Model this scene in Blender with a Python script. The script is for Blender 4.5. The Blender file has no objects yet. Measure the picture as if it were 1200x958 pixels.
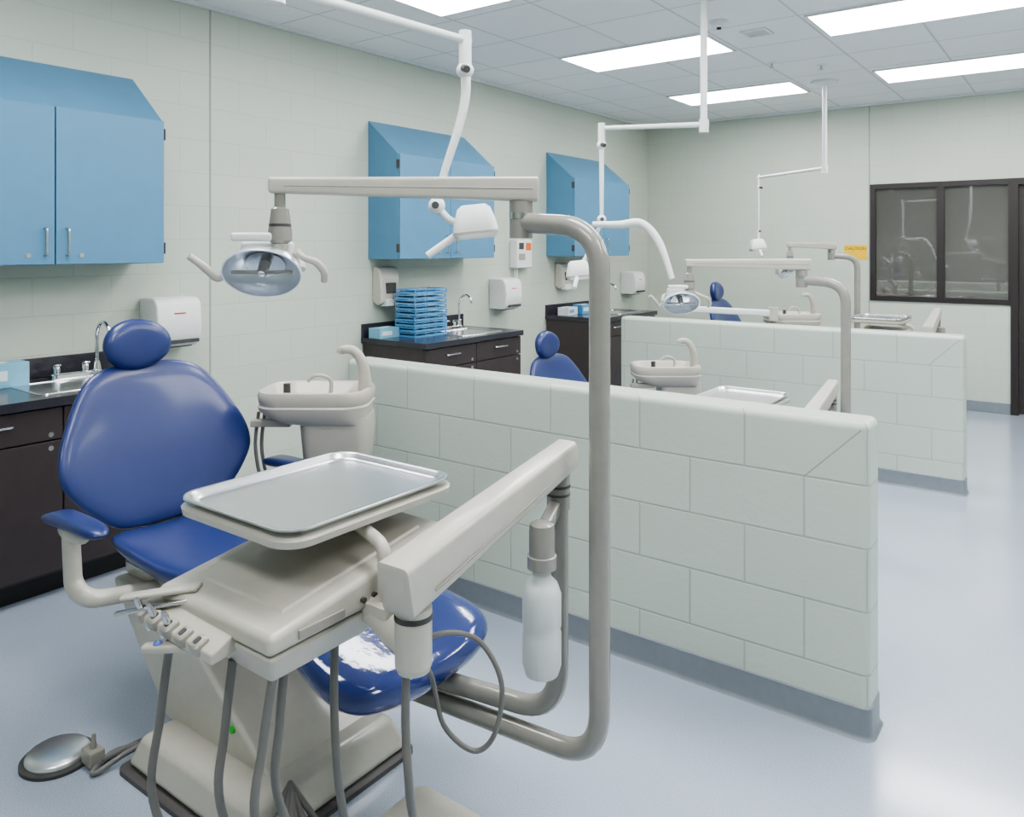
import bpy, bmesh, math, random
from mathutils import Vector, Matrix
random.seed(4)
PI=math.pi
# ------------------------------------------------------------------ helpers
def lin(c):
    r=[]
    for x in c:
        x=x/255.0
        r.append(x/12.92 if x<=0.04045 else ((x+0.055)/1.055)**2.4)
    return (r[0],r[1],r[2],1.0)
def M(name,rgb,rough=0.5,metal=0.0,var=0.04,scale=30.0,bump=0.0,coat=0.0,emit=0.0,trans=0.0,bscale=None,bdist=0.003):
    m=bpy.data.materials.new(name); m.use_nodes=True
    nt=m.node_tree; b=nt.nodes["Principled BSDF"]
    col=lin(rgb)
    tc=nt.nodes.new("ShaderNodeTexCoord")
    nz=nt.nodes.new("ShaderNodeTexNoise"); nz.inputs["Scale"].default_value=scale; nz.inputs["Detail"].default_value=3
    nt.links.new(tc.outputs["Object"],nz.inputs["Vector"])
    cr=nt.nodes.new("ShaderNodeValToRGB")
    cr.color_ramp.elements[0].position=0.3; cr.color_ramp.elements[1].position=0.7
    cr.color_ramp.elements[0].color=tuple(max(0,c*(1-var)) for c in col[:3])+(1,)
    cr.color_ramp.elements[1].color=tuple(min(1,c*(1+var)) for c in col[:3])+(1,)
    nt.links.new(nz.outputs["Fac"],cr.inputs["Fac"]); nt.links.new(cr.outputs["Color"],b.inputs["Base Color"])
    b.inputs["Roughness"].default_value=rough; b.inputs["Metallic"].default_value=metal
    b.inputs["Coat Weight"].default_value=coat; b.inputs["Coat Roughness"].default_value=0.1
    b.inputs["Transmission Weight"].default_value=trans
    if trans>0.5: b.inputs["IOR"].default_value=1.12
    if emit>0:
        b.inputs["Emission Color"].default_value=col; b.inputs["Emission Strength"].default_value=emit
    if bump>0:
        bp=nt.nodes.new("ShaderNodeBump"); bp.inputs["Strength"].default_value=bump; bp.inputs["Distance"].default_value=bdist
        n2=nt.nodes.new("ShaderNodeTexNoise"); n2.inputs["Scale"].default_value=bscale or scale; n2.inputs["Detail"].default_value=4
        nt.links.new(tc.outputs["Object"],n2.inputs["Vector"])
        nt.links.new(n2.outputs["Fac"],bp.inputs["Height"]); nt.links.new(bp.outputs["Normal"],b.inputs["Normal"])
    return m
def block_mat(name,rgb,mode,off,w=0.4,h=0.2,zoff=0.0,mortar=0.004,mcol=0.8,offset=0.5,rough=0.45,bump=0.35,nscale=60,dist=0.004):
    """painted concrete block / tile grid. mode: 'x' uses X+Y, 'y' uses Y, 'xy' uses (X,Y)."""
    m=bpy.data.materials.new(name); m.use_nodes=True
    nt=m.node_tree; b=nt.nodes["Principled BSDF"]; N=nt.nodes.new; L=nt.links.new
    tc=N("ShaderNodeTexCoord"); sx=N("ShaderNodeSeparateXYZ"); L(tc.outputs["Object"],sx.inputs[0])
    cx=N("ShaderNodeCombineXYZ")
    ad=N("ShaderNodeMath"); ad.operation='ADD'; ad.inputs[1].default_value=off
    if mode=='x':
        a0=N("ShaderNodeMath"); a0.operation='ADD'; L(sx.outputs[0],a0.inputs[0]); L(sx.outputs[1],a0.inputs[1]); L(a0.outputs[0],ad.inputs[0])
    elif mode=='y': L(sx.outputs[1],ad.inputs[0])
    else: L(sx.outputs[0],ad.inputs[0])
    L(ad.outputs[0],cx.inputs[0])
    a2=N("ShaderNodeMath"); a2.operation='ADD'; a2.inputs[1].default_value=zoff
    L(sx.outputs[1] if mode=='xy' else sx.outputs[2],a2.inputs[0]); L(a2.outputs[0],cx.inputs[1])
    br=N("ShaderNodeTexBrick"); L(cx.outputs[0],br.inputs["Vector"])
    br.offset=offset; br.offset_frequency=2; br.squash=1.0
    br.inputs["Scale"].default_value=1.0; br.inputs["Brick Width"].default_value=w; br.inputs["Row Height"].default_value=h
    br.inputs["Mortar Size"].default_value=mortar; br.inputs["Mortar Smooth"].default_value=0.6
    c=lin(rgb)
    br.inputs["Color1"].default_value=c; br.inputs["Color2"].default_value=tuple(x*0.97 for x in c[:3])+(1,)
    br.inputs["Mortar"].default_value=tuple(x*mcol for x in c[:3])+(1,)
    L(br.outputs["Color"],b.inputs["Base Color"]); b.inputs["Roughness"].default_value=rough
    nz=N("ShaderNodeTexNoise"); nz.inputs["Scale"].default_value=nscale; nz.inputs["Detail"].default_value=5
    L(tc.outputs["Object"],nz.inputs["Vector"])
    mm=N("ShaderNodeMath"); mm.operation='MULTIPLY'; mm.inputs[1].default_value=0.45; L(nz.outputs["Fac"],mm.inputs[0])
    sb=N("ShaderNodeMath"); sb.operation='SUBTRACT'; L(mm.outputs[0],sb.inputs[0]); L(br.outputs["Fac"],sb.inputs[1])
    bp=N("ShaderNodeBump"); bp.inputs["Strength"].default_value=bump; bp.inputs["Distance"].default_value=dist
    L(sb.outputs[0],bp.inputs["Height"]); L(bp.outputs["Normal"],b.inputs["Normal"])
    return m
def catmull(p,k=6,closed=False):
    p=[Vector(q) for q in p]; n=len(p); out=[]
    rng=n if closed else n-1
    for i in range(rng):
        if closed: a,b,c,d=p[(i-1)%n],p[i],p[(i+1)%n],p[(i+2)%n]
        else: a,b,c,d=p[max(i-1,0)],p[i],p[i+1],p[min(i+2,n-1)]
        for j in range(k):
            t=j/k
            out.append(0.5*((2*b)+(c-a)*t+(2*a-5*b+4*c-d)*t*t+(3*b-a-3*c+d)*t**3))
    if not closed: out.append(p[-1])
    return out
def fillet(p,r,n=8):
    p=[Vector(q) for q in p]; out=[p[0]]
    for i in range(1,len(p)-1):
        a=(p[i-1]-p[i]); b=(p[i+1]-p[i]); la,lb=a.length,b.length
        ra=min(r,la*0.49,lb*0.49); A=p[i]+a.normalized()*ra; B=p[i]+b.normalized()*ra
        for j in range(n+1):
            t=j/n; out.append((1-t)**2*A+2*t*(1-t)*p[i]+t*t*B)
    out.append(p[-1]); return out
def rrect(hx,hy,r,n=5,cx=0,cy=0):
    out=[]
    for (sx,sy,a0) in ((1,1,0),(-1,1,PI/2),(-1,-1,PI),(1,-1,1.5*PI)):
        for j in range(n+1):
            a=a0+PI/2*j/n
            out.append((cx+sx*(hx-r)+r*math.cos(a),cy+sy*(hy-r)+r*math.sin(a)))
    return out
def align(direction):
    return Vector(direction).normalized().to_track_quat('Z','Y').to_matrix().to_4x4()
class MB:
    def __init__(s): s.v=[]; s.f=[]; s.m=[]
    def add(s,vs,fs,mi=0,xf=None):
        o=len(s.v)
        for v in vs:
            v=Vector(v); s.v.append(xf@v if xf else v)
        for f in fs: s.f.append([i+o for i in f]); s.m.append(mi)
        return s
    def box(s,x0,x1,y0,y1,z0,z1,mi=0,xf=None):
        return s.add([(x0,y0,z0),(x1,y0,z0),(x1,y1,z0),(x0,y1,z0),(x0,y0,z1),(x1,y0,z1),(x1,y1,z1),(x0,y1,z1)],
          [(0,3,2,1),(4,5,6,7),(0,1,5,4),(1,2,6,5),(2,3,7,6),(3,0,4,7)],mi,xf)
    def hexa(s,b,t,mi=0):
        """b,t: 4 bottom + 4 top corner points"""
        return s.add(list(b)+list(t),[(0,3,2,1),(4,5,6,7),(0,1,5,4),(1,2,6,5),(2,3,7,6),(3,0,4,7)],mi)
    def cbox(s,c,sz,mi=0,rz=0,ry=0,rx=0):
        xf=Matrix.Translation(c)@Matrix.Rotation(rz,4,'Z')@Matrix.Rotation(ry,4,'Y')@Matrix.Rotation(rx,4,'X')
        return s.box(-sz[0]/2,sz[0]/2,-sz[1]/2,sz[1]/2,-sz[2]/2,sz[2]/2,mi,xf)
    def beam(s,p0,p1,w0,h0,w1,h1,r=0.01,mi=0,ext=0):
        p0=Vector(p0);p1=Vector(p1); d=(p1-p0).normalized()
        side=d.cross(Vector((0,0,1))).normalized(); up=side.cross(d).normalized()
        rings=[]
        for (p,w,h,k) in ((p0,w0,h0,0.8),(p0+d*r*0.5,w0,h0,1),(p1-d*r*0.5,w1,h1,1),(p1,w1,h1,0.8)):
            rings.append([p+side*a+up*b for a,b in rrect(w/2*k,h/2*k,r*k,4)])
        return s.rings(rings,mi)
    def rings(s,rings,mi=0,cap=True,xf=None):
        n=len(rings[0]); vs=[v for r in rings for v in r]; fs=[]
        for i in range(len(rings)-1):
            for j in range(n):
                k=(j+1)%n; fs.append((i*n+j,i*n+k,(i+1)*n+k,(i+1)*n+j))
        if cap: fs.append(tuple(range(n))[::-1]); fs.append(tuple((len(rings)-1)*n+j for j in range(n)))
        return s.add(vs,fs,mi,xf)
    def loft(s,prof,c=(0,0,0),mi=0,cap=True,xf=None,n=5):
        """prof: list (hx,hy,r,z[,cx,cy])"""
        R=[]
        for q in prof:
            hx,hy,r,z=q[:4]; ox,oy=(q[4],q[5]) if len(q)>4 else (0,0)
            R.append([Vector((a+c[0]+ox,b+c[1]+oy,z+c[2])) for a,b in rrect(hx,hy,r,n)])
        return s.rings(R,mi,cap,xf)
    def tube(s,pts,r,n=12,mi=0,cap=True):
        pts=[Vector(p) for p in pts]; m=len(pts)
        rs=r if isinstance(r,(list,tuple)) else [r]*m
        if len(rs)!=m:
            rr=[]
            for i in range(m):
                t=i/(m-1)*(len(rs)-1); a=int(min(t,len(rs)-2)); rr.append(rs[a]+(rs[a+1]-rs[a])*(t-a))
            rs=rr
        T=[(pts[min(i+1,m-1)]-pts[max(i-1,0)]).normalized() for i in range(m)]
        u=T[0].orthogonal().normalized(); R=[]
        for i in range(m):
            u=(u-T[i]*u.dot(T[i])).normalized(); w=T[i].cross(u)
            R.append([pts[i]+(u*math.cos(2*PI*j/n)+w*math.sin(2*PI*j/n))*rs[i] for j in range(n)])
        return s.rings(R,mi,cap)
    def cyl(s,p0,p1,r0,r1=None,n=20,mi=0):
        return s.tube([p0,p1],[r0,r0 if r1 is None else r1],n,mi)
    def lathe(s,prof,c=(0,0,0),axis=(0,0,1),n=28,mi=0,sx=1,sy=1,cap=True):
        xf=Matrix.Translation(c)@align(axis)
        R=[[Vector((max(r,1e-4)*sx*math.cos(2*PI*j/n),max(r,1e-4)*sy*math.sin(2*PI*j/n),z)) for j in range(n)] for r,z in prof]
        return s.rings(R,mi,cap,xf)
    def ell(s,c,r,n=20,mi=0,rot=None):
        xf=Matrix.Translation(c)@(rot if rot else Matrix.Identity(4))
        R=[]
        k=10
        for i in range(k+1):
            a=-PI/2+PI*i/k; cr=max(math.cos(a),1e-3)
            R.append([Vector((r[0]*cr*math.cos(2*PI*j/n),r[1]*cr*math.sin(2*PI*j/n),r[2]*math.sin(a))) for j in range(n)])
        return s.rings(R,mi,True,xf)
    def pillow(s,outline,mapf,T=0.05,B=0.03,k=4,mi=0,e=5,c=None):
        o=[Vector((p[0],p[1],0)) for p in outline]; o=catmull(o,k,True); n=len(o)
        if c is None: c=sum(o,Vector())/n
        else: c=Vector((c[0],c[1],0))
        S=[0.02,.2,.4,.58,.72,.83,.9,.95,.98,.995,1.0]
        R=[]
        for q in S: R.append([mapf((c+(p-c)*q).x,(c+(p-c)*q).y,T*(max(0,1-q**e))**0.5) for p in o])
        for q in S[::-1][1:]: R.append([mapf((c+(p-c)*q).x,(c+(p-c)*q).y,-B*(max(0,1-q**e))**0.5) for p in o])
        return s.rings(R,mi)
    def prism(s,poly,y0,y1,mi=0):
        """poly in (x,z) extruded along y"""
        n=len(poly)
        vs=[(x,y0,z) for x,z in poly]+[(x,y1,z) for x,z in poly]
        fs=[tuple(range(n)),tuple(range(n,2*n))[::-1]]+[(i,(i+1)%n,n+(i+1)%n,n+i) for i in range(n)]
        return s.add(vs,fs,mi)
    def make(s,name,mats,parent=None,bevel=0,seg=2,label=None,kind=None,sharp=40):
        if not isinstance(mats,(list,tuple)): mats=[mats]
        org=Vector((0,0,0)); q=parent
        while q is not None: org=org+q.location; q=q.parent
        me=bpy.data.meshes.new(name); me.from_pydata([v-org for v in s.v],[],s.f)
        for m in mats: me.materials.append(m)
        for i,p in enumerate(me.polygons): p.material_index=s.m[i]; p.use_smooth=True
        bm=bmesh.new(); bm.from_mesh(me); bmesh.ops.recalc_face_normals(bm,faces=bm.faces); bm.to_mesh(me); bm.free()
        ob=bpy.data.objects.new(name,me); bpy.context.collection.objects.link(ob)
        if parent: ob.parent=parent
        if bevel>0:
            md=ob.modifiers.new("bevel",'BEVEL'); md.width=bevel; md.segments=seg; md.limit_method='ANGLE'; md.angle_limit=math.radians(40); md.harden_normals=True
        else: me.set_sharp_from_angle(angle=math.radians(sharp))
        if label: ob["label"]=label
        if kind: ob["kind"]=kind
        return ob
def root(name,loc,label,cat,group=None):
    e=bpy.data.objects.new(name,None); e.location=loc; e.empty_display_size=0.1
    bpy.context.collection.objects.link(e)
    e["label"]=label; e["category"]=cat
    if group: e["group"]=group
    return e
def copy_tree(ob,delta=(0,0,0),rz=0,label=None,parent=None):
    n=ob.copy(); bpy.context.collection.objects.link(n)
    if parent is not None: n.parent=parent
    else:
        n.location=ob.location+Vector(delta); n.rotation_euler[2]+=rz
        if label: n["label"]=label
    for c in ob.children[:]:
        if c!=n: copy_tree(c,parent=n)
    return n
def text_mesh(s,size,mat,xf,parent,name="lettering"):
    cu=bpy.data.curves.new("t",'FONT'); cu.body=s; cu.size=size; cu.align_x='CENTER'; cu.align_y='CENTER'; cu.extrude=0.0004
    o=bpy.data.objects.new("t",cu); bpy.context.collection.objects.link(o)
    bpy.context.view_layer.update()
    me=bpy.data.meshes.new_from_object(o.evaluated_get(bpy.context.evaluated_depsgraph_get()))
    bpy.data.objects.remove(o)
    me.materials.clear(); me.materials.append(mat)
    org=Vector((0,0,0)); q=parent
    while q is not None: org=org+q.location; q=q.parent
    me.transform(Matrix.Translation(-org)@xf)
    ob=bpy.data.objects.new(name,me); bpy.context.collection.objects.link(ob)
    if parent: ob.parent=parent
    return ob
# ------------------------------------------------------------------ materials
WALLC=(190,197,184)
m_wl=block_mat("painted_block_side",WALLC,'y',0.05,mcol=0.9,bump=0.32)
m_wb=block_mat("painted_block_end",WALLC,'x',0.0,mcol=0.92,bump=0.22)
m_p1=block_mat("painted_block_divider_a",(193,202,191),'x',0.76-2.64,mcol=0.78,bump=0.5,mortar=0.0048)
m_p2=block_mat("painted_block_divider_b",(193,202,191),'x',0.82-5.60,mcol=0.78,bump=0.5,mortar=0.0048)
m_plain=M("painted_wall",WALLC,0.5,bump=0.15,scale=50)
m_ceil=block_mat("ceiling_tile",(236,236,236),'xy',3.33+6.1,w=0.61,h=0.61,zoff=-5.08+6.1,mortar=0.010,mcol=0.68,offset=0.0,rough=0.8,bump=0.2,nscale=120,dist=0.003)
def floor_mat():
    m=bpy.data.materials.new("epoxy_floor"); m.use_nodes=True; nt=m.node_tree; b=nt.nodes["Principled BSDF"]; N=nt.nodes.new; L=nt.links.new
    tc=N("ShaderNodeTexCoord"); n1=N("ShaderNodeTexNoise"); n1.inputs["Scale"].default_value=300; n1.inputs["Detail"].default_value=2
    L(tc.outputs["Object"],n1.inputs["Vector"])
    cr=N("ShaderNodeValToRGB"); e=cr.color_ramp.elements; e[0].position=0.34; e[0].color=lin((154,165,180)); e[1].position=0.52; e[1].color=lin((171,181,196))
    e2=cr.color_ramp.elements.new(0.68); e2.color=lin((183,192,205))
    L(n1.outputs["Fac"],cr.inputs["Fac"])
    n3=N("ShaderNodeTexNoise"); n3.inputs["Scale"].default_value=2.2; n3.inputs["Detail"].default_value=4; L(tc.outputs["Object"],n3.inputs["Vector"])
    m3=N("ShaderNodeMapRange"); m3.inputs["To Min"].default_value=0.94; m3.inputs["To Max"].default_value=1.06; L(n3.outputs["Fac"],m3.inputs["Value"])
    vm=N("ShaderNodeVectorMath"); vm.operation='SCALE'; L(cr.outputs["Color"],vm.inputs[0]); L(m3.outputs["Result"],vm.inputs["Scale"])
    L(vm.outputs[0],b.inputs["Base Color"])
    n2=N("ShaderNodeTexNoise"); n2.inputs["Scale"].default_value=3; L(tc.outputs["Object"],n2.inputs["Vector"])
    mr=N("ShaderNodeMapRange"); mr.inputs["To Min"].default_value=0.18; mr.inputs["To Max"].default_value=0.25
    L(n2.outputs["Fac"],mr.inputs["Value"]); L(mr.outputs["Result"],b.inputs["Roughness"])
    b.inputs["Coat Weight"].default_value=0.8; b.inputs["Coat Roughness"].default_value=0.12
    return m
m_floor=floor_mat()
m_base=M("grey_vinyl_base",(124,131,138),0.35)
m_groove=M("mortar_line",(152,158,148),0.6)
m_dark=M("dark_frame",(44,38,38),0.4)
m_glass=M("tinted_glass",(86,85,81),0.02,var=0.03,scale=2)
m_glass.node_tree.nodes["Principled BSDF"].inputs["IOR"].default_value=2.3
m_door=M("dark_door",(56,50,48),0.4)
m_blue=M("blue_laminate",(88,136,168),0.42,var=0.03,scale=8)
m_vinyl=M("blue_vinyl",(38,52,106),0.34,var=0.06,scale=20,coat=0.25,bump=0.05,bscale=300)
m_cover=M("clear_cover_over_vinyl",(38,55,116),0.06,var=0.08,scale=14,coat=0.8,bump=0.45,bscale=8,bdist=0.01)
m_brown=M("dark_brown_laminate",(62,54,55),0.35,var=0.08,scale=14)
m_top=M("dark_worktop",(54,53,60),0.2,var=0.1,scale=80)
m_black=M("black_plastic",(24,24,26),0.4)
m_steel=M("stainless_steel",(205,206,208),0.22,1.0,var=0.03)
m_chrome=M("chrome",(225,226,228),0.08,1.0,var=0.01)
m_tray=M("tray_steel",(218,219,222),0.27,1.0,var=0.03,scale=6)
m_disc=M("polished_disc",(228,229,231),0.32,0.95,var=0.02)
m_beige=M("warm_grey_plastic",(188,184,173),0.28,var=0.03,coat=0.25)
m_beige2=M("warm_grey_dark_plastic",(158,154,145),0.36,var=0.03)
m_pipe=M("painted_pipe",(144,141,134),0.22,var=0.03,coat=0.5)
m_cusp=M("greige_moulded_plastic",(180,175,164),0.32,var=0.03,scale=6,coat=0.15)
m_white=M("white_plastic",(222,224,222),0.35,var=0.02)
m_bottle=M("milky_bottle",(208,212,211),0.3,var=0.02)
m_hose=M("grey_hose",(114,112,108),0.42)
m_hose_f=M("grey_floor_hose",(120,118,116),0.45)
m_hose_d=M("dark_hose",(72,71,70),0.5)
m_plate=M("dark_base_plate",(84,80,79),0.5)
m_cass=M("cyan_blue_plastic",(84,146,194),0.3,coat=0.3)
m_cass2=M("pale_blue_card",(120,172,194),0.5)
m_wc=M("white_card",(210,216,218),0.5)
m_yel=M("yellow_sign",(228,184,40),0.5)
m_red=M("red_print",(200,60,50),0.5)
m_orange=M("orange_label",(225,110,50),0.5)
m_lens=M("clear_lens",(248,251,255),0.03,0.0,var=0.0,trans=1.0)
m_blend=M("blue_indicator",(90,120,190),0.2)
m_refl=M("reflector",(236,240,246),0.28,0.55,var=0.01)
m_emit=M("light_diffuser",(254,254,254),0.5,var=0.0,emit=18.0)
m_alu=M("white_trim",(220,222,222),0.5)
m_lock=M("lock_metal",(190,190,185),0.3,0.9)
m_green=M("green_button",(60,190,60),0.4)
# ------------------------------------------------------------------ room
XW,YB,ZC=-4.33,8.62,3.03
XR,YF=3.0,-2.6
def S(mb,name,mat,**k): return mb.make(name,mat,kind="structure",**k)
S(MB().box(XW-0.2,XR+0.2,YF-0.2,YB+0.2,-0.15,0),"floor",m_floor)
S(MB().box(XW-0.2,XR+0.2,YF-0.2,YB+0.2,ZC,ZC+0.15),"ceiling",m_ceil)
S(MB().box(XW-0.2,XW,YF-0.2,YB+0.2,0,ZC),"wall_left",m_wl)
S(MB().box(XR,XR+0.2,YF-0.2,YB+0.2,0,ZC),"wall_right",m_plain)
S(MB().box(XW,XR,YF-0.2,YF,0,ZC),"wall_front",m_plain)
wb=MB()
wx0,wx1,wz0,wz1=-1.82,-0.605,1.018,2.20
dx0,dx1,dz1=-0.605,0.45,2.20
wb.box(XW,wx0,YB,YB+0.2,0,ZC); wb.box(wx0,wx1,YB,YB+0.2,0,wz0); wb.box(wx0,dx1,YB,YB+0.2,wz1,ZC); wb.box(dx1,XR,YB,YB+0.2,0,ZC)
S(wb,"wall_back",m_wb)
w=MB(); fr=0.05
w.box(wx0,wx1,YB-0.015,YB+0.1,wz1-fr,wz1); w.box(wx0,wx1,YB-0.015,YB+0.1,wz0,wz0+fr)
w.box(wx0,wx0+fr,YB-0.015,YB+0.1,wz0+fr,wz1-fr); w.box(wx1-0.02,wx1,YB-0.015,YB+0.1,wz0+fr,wz1-fr); w.box(-1.215,-1.15,YB-0.015,YB+0.1,wz0+fr,wz1-fr)
w.box(wx0+fr,-1.215,YB+0.02,YB+0.03,wz0+fr,wz1-fr,1); w.box(-1.15,wx1-0.02,YB+0.02,YB+0.03,wz0+fr,wz1-fr,1)
S(w,"window_1",[m_dark,m_glass])
d=MB(); d.box(dx0,dx0+0.06,YB-0.02,YB+0.12,0,dz1); d.box(dx1-0.06,dx1,YB-0.02,YB+0.12,0,dz1); d.box(dx0+0.06,dx1-0.06,YB-0.02,YB+0.12,dz1-0.06,dz1)
d.box(dx0+0.06,dx1-0.06,YB+0.03,YB+0.08,0.01,dz1-0.06,1)
d.cyl((dx1-0.13,YB+0.03,1.0),(dx1-0.13,YB-0.03,1.0),0.012,mi=2); d.cyl((dx1-0.13,YB-0.03,1.0),(dx1-0.25,YB-0.03,1.0),0.01,mi=2)
S(d,"door_1",[m_dark,m_door,m_steel])
S(MB().box(XW,XW+0.012,YF,YB,0,0.1),"baseboard_left",m_base,bevel=0.004)
S(MB().box(XW+0.012,dx0,YB-0.012,YB,0,0.1),"baseboard_back",m_base,bevel=0.004)
S(MB().box(XW,XW+0.025,YF,YB,ZC-0.025,ZC),"trim_1",m_alu)
S(MB().box(XW+0.025,XR,YB-0.025,YB,ZC-0.025,ZC),"trim_2",m_alu)
S(MB().box(XW,XW+0.002,2.745,2.757,0.1,ZC-0.025),"trim_3",m_groove)
S(MB().box(-1.835,-1.823,YB-0.002,YB,0.1,ZC-0.025),"trim_4",m_groove)
# dividers
def divider(i,x0,x1,y0,mat):
    y1=y0+0.15
    S(MB().box(x0,x1,y0,y1,0,1.0),"wall_divider_%d"%i,mat,bevel=0.028,seg=4)
    R=[]
    for off,z in ((0.016,0.0),(0.009,0.006),(0.005,0.016),(0.005,0.098),(0.0,0.1015)):
        R.append([Vector((x,y,z)) for x,y in rrect((x1-x0)/2+off,(y1-y0)/2+off,0.028+off,5,(x0+x1)/2,(y0+y1)/2)])
    b=MB().rings(R,cap=False)
    S(b,"baseboard_divider_%d"%i,m_base,sharp=50)
    a=Vector((x1-0.2,y0-0.0002,0.8)); e=Vector((x1-0.024,y0-0.0002,0.975))
    dd=(e-a).normalized(); pp=Vector((-dd.z,0,dd.x))*0.0022
    S(MB().add([a-pp,a+pp,e+pp,e-pp,a-pp+Vector((0,.002,0)),a+pp+Vector((0,.002,0)),e+pp+Vector((0,.002,0)),e-pp+Vector((0,.002,0))],[(0,1,2,3),(7,6,5,4),(0,4,5,1),(1,5,6,2),(2,6,7,3),(3,7,4,0)]),"trim_%d"%(4+i),m_groove)
divider(1,-2.98,-0.56,2.64,m_p1)
divider(2,-3.06,-0.64,5.60,m_p2)
# ceiling lights
g="recessed ceiling light panels"
first=None
for cx in (-3.33,-1.47,0.4):
    for cy in (-0.72,1.2,3.15,5.1,7.02):
        if cy<0 and cx!=-1.47: continue
        if first is None:
            r=root("ceiling_light",(cx,cy,ZC),"recessed rectangular ceiling light with white diffuser","ceiling light",g)
            MB().box(cx+0.02,cx+1.18,cy+0.02,cy+0.57,ZC-0.008,ZC-0.002).make("diffuser",m_emit,r)
            f=MB(); f.box(cx,cx+1.2,cy,cy+0.02,ZC-0.012,ZC); f.box(cx,cx+1.2,cy+0.57,cy+0.59,ZC-0.012,ZC); f.box(cx,cx+0.02,cy+0.02,cy+0.57,ZC-0.012,ZC); f.box(cx+1.18,cx+1.2,cy+0.02,cy+0.57,ZC-0.012,ZC)
            f.make("frame",m_alu,r); first=r; base=(cx,cy)
        else: copy_tree(first,(cx-base[0],cy-base[1],0))
r=root("smoke_detector",(-1.95,4.9,ZC),"small round white smoke detector on the ceiling","smoke detector")
MB().lathe([(0.06,0),(0.06,-0.015),(0.045,-0.04),(0.01,-0.045)],(-1.95,4.9,ZC)).make("body",m_white,r)
MB().cyl((-1.95,4.9,ZC-0.044),(-1.95,4.9,ZC-0.055),0.015).make("sensor",m_black,r)
r=root("ceiling_vent",(-1.84,5.3,ZC),"small square white air vent grille on the ceiling","vent")
f=MB()
for a,b_,c,e in ((-.09,.09,-.09,-.072),(-.09,.09,.072,.09),(-.09,-.072,-.072,.072),(.072,.09,-.072,.072)): f.box(-1.84+a,-1.84+b_,5.3+c,5.3+e,ZC-0.012,ZC)
f.make("frame",m_alu,r)
f=MB()
for k in range(6): f.box(-1.91,-1.77,5.3-.066+k*.025,5.3-.066+k*.025+.010,ZC-0.010,ZC-0.001)
f.make("louvres",m_alu,r)
for i,(x,y) in enumerate(((-2.05,6.25),(-1.75,6.55))):
    r=root("sprinkler_head",(x,y,ZC),"small chrome sprinkler head on the ceiling","sprinkler","ceiling sprinklers")
    MB().lathe([(0.04,0.002),(0.035,-0.006),(0.012,-0.008)],(x,y,ZC)).make("escutcheon",m_white,r)
    q=MB(); q.cyl((x,y,ZC-0.006),(x,y,ZC-0.04),0.008); q.lathe([(0.018,0),(0.018,-0.003)],(x,y,ZC-0.04)); q.make("nozzle",m_lock,r)
# ------------------------------------------------------------------ casework
def upper_cab(y0,y1,lab):
    zb,zf,zt,xf=1.47,2.24,2.50,-4.0
    r=root("wall_cabinet",(XW,(y0+y1)/2,zb),lab,"cabinet","blue wall cabinets with sloped tops")
    MB().prism([(XW,zb),(xf-0.02,zb),(xf-0.02,zf-0.005),(XW,zt)],y0,y1).make("body",m_blue,r,bevel=0.002)
    ym=(y0+y1)/2
    for a,b,hy in ((y0+0.002,ym-0.003,ym-0.05),(ym+0.003,y1-0.002,ym+0.05)):
        dr=MB().box(xf-0.019,xf,a,b,zb+0.002,zf-0.008).make("door",m_blue,r,bevel=0.002)
        MB().tube(fillet([(xf,hy,1.515),(xf+0.028,hy,1.515),(xf+0.028,hy,1.645),(xf,hy,1.645)],0.012,4),0.006,8).make("handle",m_steel,dr)
        MB().cyl((xf,hy+(0.07 if hy>ym else -0.07),1.515),(xf+0.004,hy+(0.07 if hy>ym else -0.07),1.515),0.011).make("lock",m_lock,dr)
    for z in (1.55,2.16):
        MB().box(xf-0.03,xf+0.002,y1,y1+0.006,z-0.03,z+0.03).make("hinge",m_hose_d,r)
        MB().box(xf-0.03,xf+0.002,y0-0.006,y0,z-0.03,z+0.03).make("hinge",m_hose_d,r)
LB="dusty blue two-door wall cabinet with sloped top above sink counter"
upper_cab(1.17,2.27,LB); upper_cab(4.05,5.16,LB); upper_cab(6.42,7.53,LB)
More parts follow.
